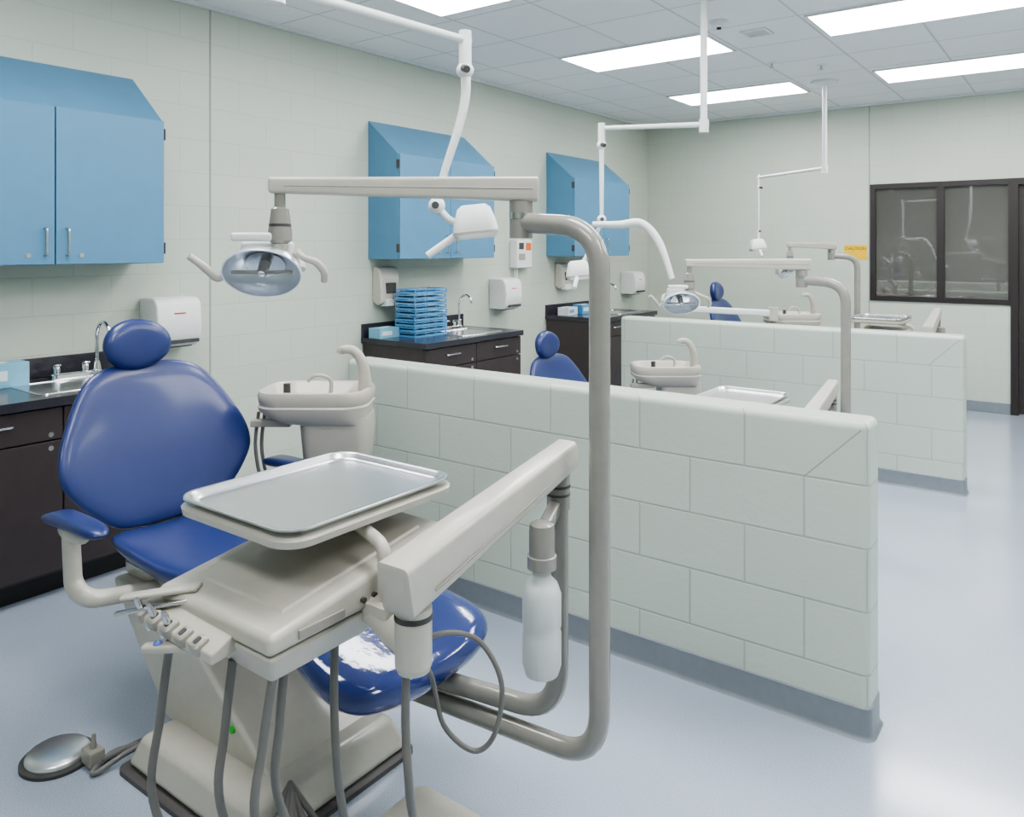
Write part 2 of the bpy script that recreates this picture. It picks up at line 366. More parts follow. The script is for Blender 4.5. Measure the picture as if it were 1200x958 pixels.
def base_cab(y0,y1,n):
    xf=-3.72
    r=root("base_cabinet",(-4.0,(y0+y1)/2,0),"dark brown laminate base cabinet with drawers and doors","cabinet","dark base cabinets")
    b=MB(); b.box(XW+0.013,xf,y0+0.01,y1-0.01,0.1,0.70); b.box(XW+0.013,XW+0.15,y0+0.01,y1-0.01,0.70,0.85); b.box(xf-0.03,xf,y0+0.01,y1-0.01,0.70,0.85)
    b.box(XW+0.15,xf-0.03,y0+0.01,y0+0.03,0.70,0.85); b.box(XW+0.15,xf-0.03,y1-0.03,y1-0.01,0.70,0.85); b.make("body",m_brown,r)
    MB().box(XW+0.013,xf-0.06,y0+0.02,y1-0.02,0,0.1).make("toe_kick",m_black,r)
    ym=(y0+y1)/2
    for a,b_ in ((y0+0.012,ym-0.003),(ym+0.003,y1-0.012)):
        c=(a+b_)/2
        dw=MB().box(xf+0.0005,xf+0.02,a,b_,0.703,0.842).make("drawer",m_brown,r,bevel=0.002)
        MB().tube(fillet([(xf+0.02,c-0.07,0.79),(xf+0.048,c-0.07,0.79),(xf+0.048,c+0.07,0.79),(xf+0.02,c+0.07,0.79)],0.012,4),0.006,8).make("handle",m_steel,dw)
        MB().cyl((xf+0.02,b_-0.05,0.725),(xf+0.024,b_-0.05,0.725),0.011).make("lock",m_lock,dw)
        do=MB().box(xf+0.0005,xf+0.02,a,b_,0.115,0.695).make("door",m_brown,r,bevel=0.002)
        MB().cyl((xf+0.02,b_-0.05,0.665),(xf+0.024,b_-0.05,0.665),0.011).make("lock",m_lock,do)
    r=root("worktop",(-4.0,(y0+y1)/2,0.85),"dark laminate worktop with backsplash over the base cabinet","worktop","dark worktops")
    sy0,sy1,sx0,sx1=y1-0.62,y1-0.16,-4.14,-3.79
    X0,X1=XW,-3.68
    t=MB(); t.box(X0,X1,y0,sy0,0.85,0.89); t.box(X0,X1,sy1,y1,0.85,0.89); t.box(X0,sx0,sy0,sy1,0.85,0.89); t.box(sx1,X1,sy0,sy1,0.85,0.89)
    t.make("slab",m_top,r)
    MB().box(XW,XW+0.02,y0,y1,0.89,0.99).make("backsplash",m_top,r,bevel=0.003)
    r=root("sink",((sx0+sx1)/2,(sy0+sy1)/2,0.89),"stainless steel drop-in sink basin in the dark worktop","sink","stainless sinks")
    cx,cy=(sx0+sx1)/2,(sy0+sy1)/2; hx,hy=(sx1-sx0)/2,(sy1-sy0)/2
    k=MB().loft([(hx+0.015,hy+0.015,0.03,0.0),(hx+0.013,hy+0.013,0.03,0.005),(hx-0.012,hy-0.012,0.04,0.004),(hx-0.02,hy-0.02,0.04,-0.01),(hx-0.03,hy-0.03,0.05,-0.14),(0.02,0.02,0.02,-0.15)],(cx,cy,0.89))
    k.make("basin",m_steel,r)
    fy=y1-0.19; fx=-4.2
    r=root("faucet",(fx,fy,0.89),"chrome gooseneck faucet with two lever handles behind the sink","faucet","chrome faucets")
    MB().tube(catmull([(fx,fy,0.89),(fx,fy,1.02),(fx+0.002,fy,1.10),(fx+0.03,fy,1.15),(fx+0.075,fy,1.165),(fx+0.12,fy,1.14),(fx+0.13,fy,1.10)],6),0.010,12).make("spout",m_chrome,r)
    bq=MB().loft([(0.03,0.13,0.025,0),(0.028,0.128,0.025,0.02),(0.02,0.12,0.02,0.026)],(fx,fy-0.1,0.89)); bq.lathe([(0.022,0),(0.018,0.03),(0.014,0.05)],(fx,fy,0.91)); bq.make("base",m_chrome,r)
    for hy_ in (fy-0.2,fy-0.06):
        h=MB().lathe([(0.018,0),(0.018,0.03),(0.012,0.045),(0.004,0.05)],(fx,hy_,0.912)); h.beam((fx,hy_,0.95),(fx+0.09,hy_-0.03,0.97),0.022,0.012,0.026,0.009,0.004); h.make("handle",m_chrome,r)
base_cab(1.05,2.2,1); base_cab(3.98,5.13,2); base_cab(6.40,7.55,3)
# ------------------------------------------------------------------ wall devices
def dispenser(y,z0,z1,w,lab,kind):
    dpt=0.2 if kind=='paper' else 0.1
    r=root({"paper":"paper_towel_dispenser","soap":"soap_dispenser"}[kind],(XW,y,z0),lab,"dispenser",{"paper":"paper towel dispensers","soap":"soap dispensers"}[kind])
    x=XW
    if kind=='paper':
        poly=[(x,z0+0.008),(x+dpt*0.8,z0+0.008),(x+dpt*0.95,z0+0.05),(x+dpt,z0+0.13),(x+dpt*0.95,z1-0.04),(x+dpt*0.85,z1-0.01),(x+dpt*0.7,z1),(x,z1)]
        MB().prism(poly,y-w/2,y+w/2).make("cover",m_white,r,bevel=0.014,seg=3)
        MB().box(x+0.04,x+dpt*0.7,y-w/2+0.03,y+w/2-0.03,z0,z0+0.008).make("outlet",m_hose_d,r)
        MB().box(x+dpt*0.955,x+dpt*0.982,y-0.035,y+0.035,z1-0.092,z1-0.084).make("marking",m_red,r)
        MB().box(x+dpt*0.86,x+dpt+0.001,y-w/2+0.05,y+w/2-0.02,z0+0.028,z0+0.048).make("slot",m_hose_d,r)
    else:
        poly=[(x,z0+0.03),(x+0.05,z0),(x+dpt*0.95,z0+0.02),(x+dpt,z0+0.1),(x+dpt*0.85,z1-0.04),(x+dpt*0.6,z1),(x,z1)]
        MB().prism(poly,y-w/2,y+w/2).make("cover",m_beige,r,bevel=0.015,seg=3)
        MB().box(x+dpt*0.9,x+dpt+0.006,y-w*0.25,y+w*0.25,z0+0.09,z0+0.17).make("window",m_hose_d,r,bevel=0.004)
        MB().box(x+0.05,x+dpt+0.015,y-w*0.3,y+w*0.3,z0-0.005,z0+0.05).make("lever",m_white,r,bevel=0.008)
dispenser(2.44,0.985,1.27,0.27,"white paper towel dispenser with dark outlet on the block wall","paper")
dispenser(5.62,1.0,1.28,0.24,"white paper towel dispenser with dark outlet on the block wall","paper")
dispenser(8.05,1.02,1.28,0.24,"white paper towel dispenser with dark outlet on the block wall","paper")
dispenser(4.19,1.12,1.41,0.2,"beige soap dispenser below the blue wall cabinet","soap")
dispenser(6.66,1.14,1.40,0.18,"beige soap dispenser below the blue wall cabinet","soap")
y=5.93
r=root("x_ray_control_box",(XW,y,1.36),"white wall control box with orange warning label","control box")
MB().box(XW,XW+0.09,y-0.12,y+0.12,1.365,1.63).make("housing",m_white,r,bevel=0.012)
MB().box(XW+0.09,XW+0.094,y-0.09,y-0.02,1.54,1.60).make("display",m_hose_d,r)
MB().box(XW+0.09,XW+0.093,y+0.02,y+0.10,1.53,1.60).make("warning_label",m_orange,r)
MB().box(XW+0.09,XW+0.095,y-0.09,y+0.0,1.44,1.50).make("keypad",m_beige2,r)
MB().tube(catmull([(XW+0.05,y-0.1,1.37),(XW+0.06,y-0.11,1.2),(XW+0.05,y-0.08,1.05),(XW+0.04,y-0.05,1.37)],6),0.005,8).make("cord",m_white,r)
r=root("warning_sign",(-1.96,YB,1.5),"yellow rectangular caution sign on the block wall","sign")
MB().box(-2.07,-1.85,YB-0.006,YB,1.435,1.585).make("panel",m_yel,r)
text_mesh("CAUTION",0.045,m_dark,Matrix.Translation((-1.96,YB-0.0065,1.545))@Matrix.Rotation(PI/2,4,'X'),r)
# ------------------------------------------------------------------ counter items
def glove_box(c,sz,rz,cols,lab,grp=None):
    r=root("glove_box",c,lab,"box",grp)
    x,y,z=c
    MB().cbox((x,y,z+sz[2]/2),sz,0,rz).make("carton",cols[0],r,bevel=0.002)
    xf=Matrix.Translation((x,y,z))@Matrix.Rotation(rz,4,'Z')
    MB().box(sz[0]/2,sz[0]/2+0.0012,-sz[1]*0.4,sz[1]*0.1,sz[2]*0.3,sz[2]*0.7,0,xf).make("printed_panel",cols[1],r)
    MB().lathe([(0.045,0),(0.045,0.0015)],(x,y,z+sz[2]),sx=0.6,sy=1).make("opening",cols[2],r)
glove_box((-4.17,1.53,0.89),(0.12,0.24,0.115),0.0,(m_cass2,m_wc,m_wc),"pale blue glove carton on the counter beside the sink")
glove_box((-4.20,4.09,0.89),(0.12,0.2,0.075),0.0,(m_cass2,m_wc,m_wc),"pale blue glove carton on the counter beside the cassettes")
glove_box((-4.18,6.58,0.89),(0.12,0.2,0.075),0.1,(m_wc,m_cass,m_cass2),"white and blue tissue carton on the counter")
glove_box((-4.15,6.83,0.89),(0.12,0.2,0.09),-0.1,(m_cass,m_wc,m_wc),"blue glove carton on the counter")
cx,cy=-4.08,4.36
r0=None
for i in range(9):
    z=0.891+i*0.040
    if r0 is None:
        r0=root("instrument_cassette",(cx,cy,z),"blue slotted plastic instrument cassette in a stack on the counter","instrument cassette","blue instrument cassettes stacked on the counter")
        b=MB(); hx,hy=0.1,0.175
        b.box(cx-hx,cx+hx,cy-hy,cy+hy,z,z+0.004)
        for xx in (-hx,hx-0.006): b.box(cx+xx,cx+xx+0.006,cy-hy,cy+hy,z+0.004,z+0.014); b.box(cx+xx,cx+xx+0.006,cy-hy,cy+hy,z+0.027,z+0.035)
        for yy in (-hy,hy-0.006): b.box(cx-hx,cx+hx,cy+yy,cy+yy+0.006,z+0.004,z+0.014); b.box(cx-hx,cx+hx,cy+yy,cy+yy+0.006,z+0.027,z+0.035)
        for k in range(4):
            yy=cy-hy+k*(2*hy-0.008)/3
            b.box(cx-hx,cx-hx+0.006,yy,yy+0.008,z+0.012,z+0.029); b.box(cx+hx-0.006,cx+hx,yy,yy+0.008,z+0.012,z+0.029)
        b.make("frame",m_cass,r0)
        q=MB()
        for k in range(5): q.cyl((cx-0.09,cy-0.14+k*0.06,z+0.018),(cx+0.09,cy-0.14+k*0.06,z+0.018),0.005,n=6)
        q.make("instruments",m_steel,r0)
    else: copy_tree(r0,(random.uniform(-.004,.004),random.uniform(-.006,.006),i*0.040))
r=root("spray_bottle",(-4.18,4.72,0.89),"small blue and white bottle beside the sink","bottle")
MB().lathe([(0.03,0),(0.032,0.01),(0.032,0.1),(0.012,0.13),(0.012,0.14)],(-4.18,4.72,0.89)).make("bottle_body",m_cass,r)
MB().lathe([(0.014,0),(0.014,0.03),(0.006,0.04)],(-4.18,4.72,1.03)).make("cap",m_white,r)
# ------------------------------------------------------------------ dental chair
def dental_chair():
    CY=1.55
    r=root("dental_chair",(-2.0,CY,0),"navy blue vinyl dental chair with warm grey base","dental chair","dental chairs")
    zc=[(-2.75,.56),(-2.6,.535),(-2.3,.51),(-2.0,.525),(-1.7,.50),(-1.5,.46),(-1.3,.425)]
    def zi(x):
        for i in range(len(zc)-1):
            if x<=zc[i+1][0]:
                t=(x-zc[i][0])/(zc[i+1][0]-zc[i][0]); t=max(0,min(1,t)); return zc[i][1]+(zc[i+1][1]-zc[i][1])*t
        return zc[-1][1]
    def zs(x): return (zi(x-0.06)+zi(x)+zi(x+0.06))/3
    half=[(-2.70,.10),(-2.67,.2),(-2.58,.26),(-2.3,.27),(-2.08,.235),(-1.9,.22),(-1.7,.25),(-1.52,.28),(-1.43,.25),(-1.385,.15)]
    out=[(x,w) for x,w in half]+[(-1.375,0)]+[(x,-w) for x,w in half[::-1]]
    def mp(a,b,h):
        side=0.045*(abs(b)/.27)**2*(1 if a<-2.1 else max(0,1-(a+2.1)/0.25))
        return Vector((a,CY+b,zs(a)+side+h))
    MB().pillow(out,mp,0.035,0.055,3,c=(-2.02,0)).make("seat",m_vinyl,r,sharp=80)
    h2=[(-1.80,.235),(-1.7,.255),(-1.52,.285),(-1.425,.255),(-1.378,.152)]
    o2=[(-1.80,0)]+h2+[(-1.367,0)]+[(x,-w) for x,w in h2[::-1]]
    MB().pillow(o2,mp,0.040,0.058,4,c=(-1.58,0),e=9).make("toe_cover",m_cover,r,sharp=80,label="clear glossy plastic cover over the blue foot rest")
    MB().loft([(0.24,0.17,0.05,-0.11),(0.30,0.2,0.05,-0.07),(0.30,0.2,0.05,-0.04)],(-2.36,CY,0.53)).make("seat_shell",m_beige,r)
    O=Vector((-2.70,CY,0.565)); U=Vector((-.19,0,.56)).normalized(); Nn=Vector((U.z,0,-U.x))
    hb=[(0,.0),(.12,.002),(.195,.020),(.285,.09),(.350,.175),(.364,.235),(.350,.31),(.310,.40),(.262,.485),(.205,.548),(.12,.58),(0,.586)]
    ob=hb+[(-a*1.0,b) for a,b in hb[-2:0:-1]]
    def mb_(a,b,h):
        return O+Vector((0,a,0))+U*b+Nn*(h+0.04*(a/.36)**2)
    MB().pillow(ob,mb_,0.020,0.035,4,c=(0,.28),e=14).make("backrest",m_vinyl,r,sharp=80)
    bs=MB(); bs.beam((-2.66,CY,0.44),(-2.80,CY,0.62),0.16,0.05,0.14,0.04,0.015); bs.beam((-2.80,CY,0.60),(-2.90,CY,1.0),0.14,0.035,0.1,0.03,0.012)
    bs.tube(fillet([(-2.60,CY+0.20,0.44),(-2.68,CY+0.20,0.50),(-2.73,CY+0.18,0.64)],0.04),0.022)
    bs.make("backrest_bracket",m_beige,r)
    HO=Vector((-2.88,CY-0.03,1.190)); HU=Vector((-.10,0,1)).normalized(); HN=Vector((HU.z,0,-HU.x))
    hh=[(0.128*math.cos(a),0.095*math.sin(a)) for a in [2*PI*i/14 for i in range(14)]]
    MB().pillow(hh,lambda a,b,h:HO+Vector((0,a,0))+HU*b+HN*(h+0.02*(a/.13)**2),0.036,0.036,3).make("headrest",m_vinyl,r,sharp=80)
    MB().beam((-2.93,CY,0.95),(-2.915,CY,1.2),0.05,0.012,0.05,0.012,0.004).make("headrest_bar",m_chrome,r)
    for sgn in (-1,1):
        yy=CY+sgn*0.41
        po=[(-2.67,-.03),(-2.63,-.043),(-2.5,-.04),(-2.38,-.035),(-2.345,0),(-2.38,.035),(-2.5,.04),(-2.63,.043),(-2.67,.03)]
        MB().pillow(po,lambda a,b,h:Vector((a,yy+b,0.705+h-0.25*(a+2.5)**2)),0.018,0.02,3).make("armrest",m_vinyl,r,sharp=80)
        bb=MB(); pts=fillet([(-2.55,yy,0.69),(-2.53,yy,0.50),(-2.47,yy-sgn*0.02,0.47),(-2.42,CY+sgn*0.18,0.45)],0.06,8)
        bb.tube(pts,[0.026,0.028,0.028,0.028,0.026],12); bb.ell((-2.53,yy,0.668),(0.09,0.026,0.028))
        bb.make("armrest_bracket",m_beige,r)
    y0,y1=CY-.24,CY+.14
    lv=MB()
    lv.hexa([(-2.30,y0,.09),(-1.76,y0,.09),(-1.76,y1,.09),(-2.30,y1,.09)],[(-2.64,y0,.448),(-2.26,y0,.448),(-2.26,y1,.448),(-2.64,y1,.448)])
    lv.make("lift_cover",m_beige,r,bevel=0.016,seg=4)
    X0,X1,Y0,Y1=-2.30,-1.68,CY-.37,CY+.20
    bc=MB(); bc.hexa([(X0,Y0,.02),(X1,Y0,.02),(X1,Y1,.02),(X0,Y1,.02)],[(X0+.04,Y0+.03,.115),(X1-.05,Y0+.03,.115),(X1-.05,Y1-.03,.115),(X0+.04,Y1-.03,.115)])
    bc.make("base_cover",m_beige,r,bevel=0.024,seg=4)
    MB().loft([(0.325,0.30,0.03,0),(0.325,0.30,0.03,0.014),(0.315,0.29,0.03,0.02)],(-1.995,CY-0.085,0)).make("base_plate",m_plate,r)
    MB().lathe([(0.011,0),(0.011,0.006)],(-1.95,y0,0.19),axis=(0,-1,0.0)).make("button",m_green,r)
    return r
ch=dental_chair()
def chair_copy(delta,dz,lab):
    n=copy_tree(ch,delta)
    n["label"]=lab
    for c in n.children:
        k=c.name.split(".")[0]
        if k in ("lift_cover",): c.scale=(1,1,(0.44+dz)/0.44)
        elif k in ("base_cover","base_plate","button"): pass
        else: c.location.z+=dz
chair_copy((-.12,2.92,0),-0.30,"navy blue vinyl dental chair lowered behind the block divider")
chair_copy((-.05,5.76,0),-0.06,"navy blue vinyl dental chair beside the end wall")
# foot control
fx,fy=-2.52,1.09
r=root("foot_control",(fx,fy,0),"round chrome dental foot control disc on the floor","foot control")
MB().lathe([(0.102,0),(0.102,0.010),(0.094,0.015)],(fx,fy,0),n=40).make("base_ring",m_hose_d,r)
MB().lathe([(0.088,0.014),(0.088,0.020),(0.082,0.028),(0.065,0.033),(0.035,0.037),(0.001,0.038)],(fx,fy,0),n=40).make("disc",m_disc,r,sharp=60)
k=MB(); k.cbox((fx+0.115,fy+0.05,0.03),(0.06,0.045,0.045)); k.cyl((fx+0.115,fy+0.05,0.05),(fx+0.12,fy+0.05,0.10),0.01,0.005); k.make("toggle_block",m_beige2,r,bevel=0.006)
MB().tube(catmull([(-2.38,1.15,.02),(-2.385,1.22,.012),(-2.38,1.30,.011),(-2.36,1.38,.011),(-2.33,1.44,.02),(-2.31,1.47,.03)],8),0.009,10).make("tubing",m_hose_f,r)
MB().tube(catmull([(-2.36,1.36,.028),(-2.37,1.27,.014),(-2.40,1.20,.012),(-2.37,1.13,.012),(-2.345,1.12,.012),(-2.335,1.2,.03),(-2.335,1.26,.03)],8),0.008,10).make("tubing",m_hose_f,r)
r=root("floor_junction_box",(-1.37,1.5,0),"low warm grey floor junction box below the chair pipes","junction box")
MB().loft([(0.12,0.11,0.03,0.01),(0.12,0.11,0.03,0.09),(0.10,0.09,0.03,0.11)],(-1.35,1.46,0)).make("cover",m_beige,r)
MB().loft([(0.13,0.12,0.03,0),(0.13,0.12,0.03,0.012)],(-1.35,1.46,0)).make("flange",m_beige2,r)
# ------------------------------------------------------------------ dental light on post
def dental_light():
    PX,PY=-0.94,1.62
    r=root("dental_light",(PX,PY,0),"dental operating light on a curved warm grey post with pivoting arm","dental light","post mounted dental lights")
    MB().tube(fillet([(-1.72,PY,0.285),(-1.3,PY,0.31),(PX,PY,0.33),(PX,PY,1.60),(-1.17,PY,1.615)],0.12,10),0.0255,20).make("post",m_pipe,r)
    j=MB(); j.cyl((-1.17,PY,1.575),(-1.17,PY,1.67),0.03); j.make("pivot",m_pipe,r)
    MB().cyl((-1.17,PY,1.625),(-1.17,PY,1.64),0.0315).make("pivot_ring",m_steel,r)
    e=Vector((-.8035,-.595,0)); P=Vector((-1.17,PY,1.70))
    MB().beam(P-e*0.045,P+e*0.64+Vector((0,0,0.01)),0.06,0.062,0.045,0.04,0.008).make("arm",m_beige,r)
    MB().beam(P-e*0.03,P+e*0.60+Vector((0,0,0.008)),0.062,0.006,0.047,0.005,0.002).make("arm_seam",m_beige2,r)
    J=P+e*0.615
    k=MB(); k.lathe([(0.014,0),(0.014,-0.035),(0.022,-0.04),(0.030,-0.10),(0.030,-0.12),(0.018,-0.13)],(J.x,J.y,1.69)); k.make("swivel",m_pipe,r)
    MB().cyl((J.x,J.y,1.605),(J.x,J.y,1.612),0.0285).make("swivel_ring",m_hose_d,r)
    side=Vector((.8035,.595,0)); C=Vector((J.x,J.y,1.490))-side*0.045
    fac=Vector((.48,-.60,-.55)).normalized()
    upv=(Vector((0,0,1))-fac*fac.z).normalized()
    y=MB(); y.tube(catmull([(J.x,J.y,1.57),(J.x,J.y,1.55),C+side*0.03+upv*0.03-fac*0.06,C-fac*0.06],6),[0.02,0.016,0.014,0.014],10)
    y.tube(fillet([C-side*0.10-fac*0.01,C-side*0.085-fac*0.075,C+side*0.085-fac*0.075,C+side*0.10-fac*0.01],0.03,5),0.009,8)
    y.make("yoke",m_beige,r)
    hs=MB(); hs.cbox(C-fac*0.072+upv*0.015,(0.13,0.05,0.045),0,math.atan2(.595,.8035)); hs.cbox(C-fac*0.040+upv*0.080-side*0.02,(0.11,0.03,0.022),0,math.atan2(.595,.8035)); hs.make("lamp_housing",m_white,r,bevel=0.008)
    out_=[(0.020,0.056),(0.060,0.048),(0.086,0.028),(0.100,0.0),(0.102,-0.010),(0.098,-0.010)]
    inn=[(0.096,0.0),(0.080,0.024),(0.055,0.040),(0.02,0.047)]
    MB().lathe(out_+inn,C,axis=-fac,sx=1,sy=.74,n=36).make("reflector",m_refl,r)
    MB().lathe([(0.030,0.040),(0.050,0.036),(0.052,0.028),(0.036,0.030)],C,axis=-fac,sx=1,sy=.74,n=36).make("reflector_ring",m_steel,r)
    MB().lathe([(0.002,-0.022),(0.05,-0.019),(0.084,-0.014),(0.099,-0.008),(0.099,-0.006),(0.082,-0.012),(0.05,-0.017),(0.002,-0.020)],C,axis=-fac,sx=1,sy=.74,n=36).make("lens",m_lens,r)
    bb=MB(); bb.beam(C-side*0.078+fac*0.002,C+side*0.078+fac*0.002,0.008,0.010,0.008,0.010,0.003); bb.cyl(C-fac*0.045,C+fac*0.006,0.016,0.013); bb.make("bulb_holder",m_beige2,r)
    MB().ell(C+fac*0.008,(0.010,0.010,0.010)).make("bulb",m_chrome,r)
    q=C-side*0.105
    h=MB(); h.tube(fillet([q+side*0.02-fac*0.03,q-side*0.012-upv*0.03,q-side*0.040+upv*0.015,q-side*0.072+upv*0.05],0.016,5),[0.008,0.009,0.011,0.009],10); h.make("handle",m_beige,r)
    q=C+side*0.105
    h=MB(); h.tube(catmull([q-side*0.02-fac*0.05+upv*0.03,q+side*0.005+upv*0.045,q+side*0.035+upv*0.03,q+side*0.052+upv*0.0,q+side*0.050-upv*0.03],6),[0.007,0.009,0.010,0.009],10); h.make("handle",m_beige,r)
    return r
dl=dental_light()
copy_tree(dl,(-0.11,2.78,-0.24))
copy_tree(dl,(-0.72,5.74,-0.13),rz=math.radians(36.5))
# ------------------------------------------------------------------ delivery unit
def delivery_unit():
    PX,PY=-1.07,1.64
    r=root("dental_delivery_unit",(PX,PY,0),"warm grey dental delivery unit on a jointed arm with hanging hoses","dental delivery unit","dental delivery units")
    MB().tube(fillet([(-1.72,PY-0.03,0.33),(-1.5,PY-0.02,0.355),(PX,PY,0.385),(PX,PY,0.93)],0.12,10),0.0255,20).make("post",m_pipe,r)
    j=MB(); j.cyl((PX,PY,0.90),(PX,PY,1.0),0.029); j.make("pivot",m_pipe,r)
    for z in (0.955,0.935): MB().cyl((PX,PY,z),(PX,PY,z+0.006),0.0305).make("pivot_ring",m_hose_d,r)
    MB().beam((-1.05,1.045,0.905),(PX,PY+0.05,1.03),0.080,0.104,0.060,0.070,0.012).make("arm",m_beige,r)
    MB().beam((-1.05+0.0400,1.12,0.893),(PX+0.0305,PY+0.02,1.011),0.003,0.004,0.003,0.004,0.001).make("arm_seam",m_beige2,r)
    ex,ey=-1.05,1.10
    e=MB(); e.cyl((ex,ey,0.75),(ex,ey,0.86),0.036,n=28); e.lathe([(0.036,0),(0.032,-0.012),(0.02,-0.018),(0.002,-0.02)],(ex,ey,0.75))
    e.tube(catmull([(ex,ey,0.785),(ex-0.06,ey+0.02,0.78),(-1.17,1.13,0.80),(-1.22,1.14,0.82)],6),[0.034,0.032,0.032,0.032],16)
    e.make("elbow_joint",m_beige,r)
    MB().cyl((ex,ey,0.838),(ex,ey,0.848),0.0375,n=28).make("joint_ring",m_hose_d,r)
    # control head: deep sloped housing
    b=MB(); X0,X1,Y0,Y1=-1.575,-1.185,0.875,1.37
    b.hexa([(X0+.04,Y0+.02,.752),(X1-.02,Y0+.015,.752),(X1-.02,Y1-.03,.76),(X0+.04,Y1-.03,.76)],[(X0+.004,Y0,.806),(X1-.003,Y0,.806),(X1-.003,Y1-.005,.818),(X0+.004,Y1-.005,.818)])
    b.make("control_head",m_beige,r,bevel=0.008,seg=3)
    b=MB(); b.hexa([(X0,Y0-.005,.808),(X1,Y0-.005,.808),(X1,Y1,.820),(X0,Y1,.820)],[(X0+.004,Y0,.846),(X1-.004,Y0,.846),(X1-.006,Y1-.006,.918),(X0+.006,Y1-.006,.918)])
    b.make("head_cover",m_beige,r,bevel=0.014,seg=4)
    b=MB(); b.hexa([(X0+.05,Y0+.06,.853),(X1-.05,Y0+.06,.853),(X1-.05,Y1-.05,.909),(X0+.05,Y1-.05,.909)],[(X0+.055,Y0+.066,.860),(X1-.055,Y0+.066,.860),(X1-.055,Y1-.056,.917),(X0+.055,Y1-.056,.917)])
    b.make("top_panel",m_beige,r,bevel=0.003)
    MB().box(X1-.003,X1+.003,Y0+.06,Y0+.17,.822,.838).make("control_strip",m_beige2,r)
    for k_ in range(3): MB().cyl((X1-.004,Y0+.22+k_*.03,.838),(X1+.005,Y0+.22+k_*.03,.838),0.006,n=12).make("control_knob",m_hose_d,r)
    # instrument bar tucked at one end
    rk=MB(); rk.hexa([(-1.575,.828,.788),(-1.30,.828,.780),(-1.30,.885,.786),(-1.575,.885,.794)],[(-1.575,.828,.808),(-1.30,.828,.800),(-1.30,.885,.826),(-1.575,.885,.834)])
    rk.make("instrument_holder_bar",m_beige,r,bevel=0.004)
    for i,x in enumerate([-1.55,-1.50,-1.45,-1.40,-1.35]):
        xf=Matrix.Translation((x,0.834,0.812-i*.0015))@Matrix.Rotation(0.40,4,'X')
        q=MB(); q.loft([(0.015,0.016,0.006,-0.014),(0.015,0.016,0.006,0.005),(0.012,0.013,0.005,0.008)],xf=xf)
        q.make("instrument_holder",m_beige2,r)
        MB().loft([(0.006,0.008,0.004,0.0082),(0.006,0.008,0.004,0.0092)],xf=xf).make("holder_slot",m_hose_d,r)
        if i in (0,1,2):
            ax=Vector((0,-0.40,1)).normalized(); c=Vector((x,0.832,0.812))
            q=MB(); q.tube([c-ax*0.045,c-ax*0.015,c+ax*.008,c+ax*0.022,c+ax*0.034],[0.006,0.008,0.006,0.0075,0.004],12); q.make("handpiece_coupling",m_steel,r)
    g=MB(); g.beam((-1.36,.875,.782),(-1.485,.80,.770),0.030,0.014,0.024,0.016,0.006); g.make("grab_handle",m_beige,r)
    MB().ell((-1.46,.815,.780),(0.009,0.009,0.006)).make("handle_cap",m_blend,r)
    g=MB(); g.beam((-1.47,.91,.856),(-1.605,.82,.830),0.036,0.009,0.028,0.009,0.004); g.make("side_rail",m_beige,r)
    g=MB(); g.beam((-1.46,.89,.840),(-1.595,.80,.806),0.020,0.007,0.016,0.007,0.003); g.make("side_rail",m_steel,r)
    t=MB(); t.loft([(0.12,0.15,0.03,-0.038),(0.186,0.23,0.05,-0.034),(0.203,0.247,0.06,-0.026),(0.205,0.249,0.06,-0.012),(0.197,0.242,0.06,-0.008)],(-1.415,1.18,1.0)); t.make("tray_holder",m_beige,r)
    s=MB(); s.tube(fillet([(-1.165,1.135,0.80),(-1.165,1.135,0.94),(-1.30,1.16,0.965)],0.03,6),0.014,12); s.loft([(0.04,0.03,0.01,-0.02),(0.04,0.03,0.01,0.02)],(-1.165,1.13,0.81)); s.make("tray_support",m_beige,r)
    bx,by=-1.017,1.49
    bh=MB(); bh.lathe([(0.018,0.075),(0.028,0.07),(0.030,0.055),(0.030,0.0),(0.034,-0.002),(0.034,-0.03),(0.022,-0.032)],(bx,by,0.845)); bh.beam((bx,by,0.895),(PX,PY-0.01,0.91),0.03,0.035,0.03,0.035,0.008); bh.make("bottle_mount",m_pipe,r)
    MB().lathe([(0.020,0.0),(0.022,-0.02),(0.036,-0.035),(0.045,-0.06),(0.045,-0.13),(0.042,-0.14),(0.045,-0.15),(0.045,-0.22),(0.038,-0.243),(0.01,-0.248)],(bx,by,0.815)).make("water_bottle",m_bottle,r)
    E=Vector((-1.72,1.33,0.12))
    H=[((-1.49,.86,.775),(-1.505,.83,.45),(-1.47,.9,.27)),((-1.325,.89,.76),(-1.32,.86,.5),(-1.33,.95,.27)),((-1.215,.90,.76),(-1.225,.87,.5),(-1.27,.98,.27)),
       ((-1.245,.95,.76),(-1.255,.94,.5),(-1.28,1.05,.25)),((-1.23,1.06,.76),(-1.21,1.05,.5),(-1.26,1.12,.25)),((-1.06,1.09,.74),(-1.05,1.09,.5),(-1.12,1.18,.25))]
    for a,b_,c in H:
        a=Vector(a);b_=Vector(b_);c=Vector(c)
        MB().tube(catmull([a,a*0.5+b_*0.5+Vector((-.006,0,0)),b_,c,c*0.5+E*0.5+Vector((0,0,-.07)),E],7),0.0085,10).make("hose",m_hose,r)
    MB().tube(catmull([(-1.071,1.10,.76),(-1.04,1.16,.785),(-1.008,1.244,.75),(-.969,1.273,.663),(-.98,1.265,.558),(-1.015,1.239,.523),(-1.064,1.203,.576),(-1.085,1.187,.68),(-1.07,1.12,.75)],7),0.0055,8).make("hose",m_hose,r)
    tr=root("instrument_tray",(-1.415,1.18,0.992),"rectangular stainless steel instrument tray on the delivery unit","tray","stainless instrument trays")
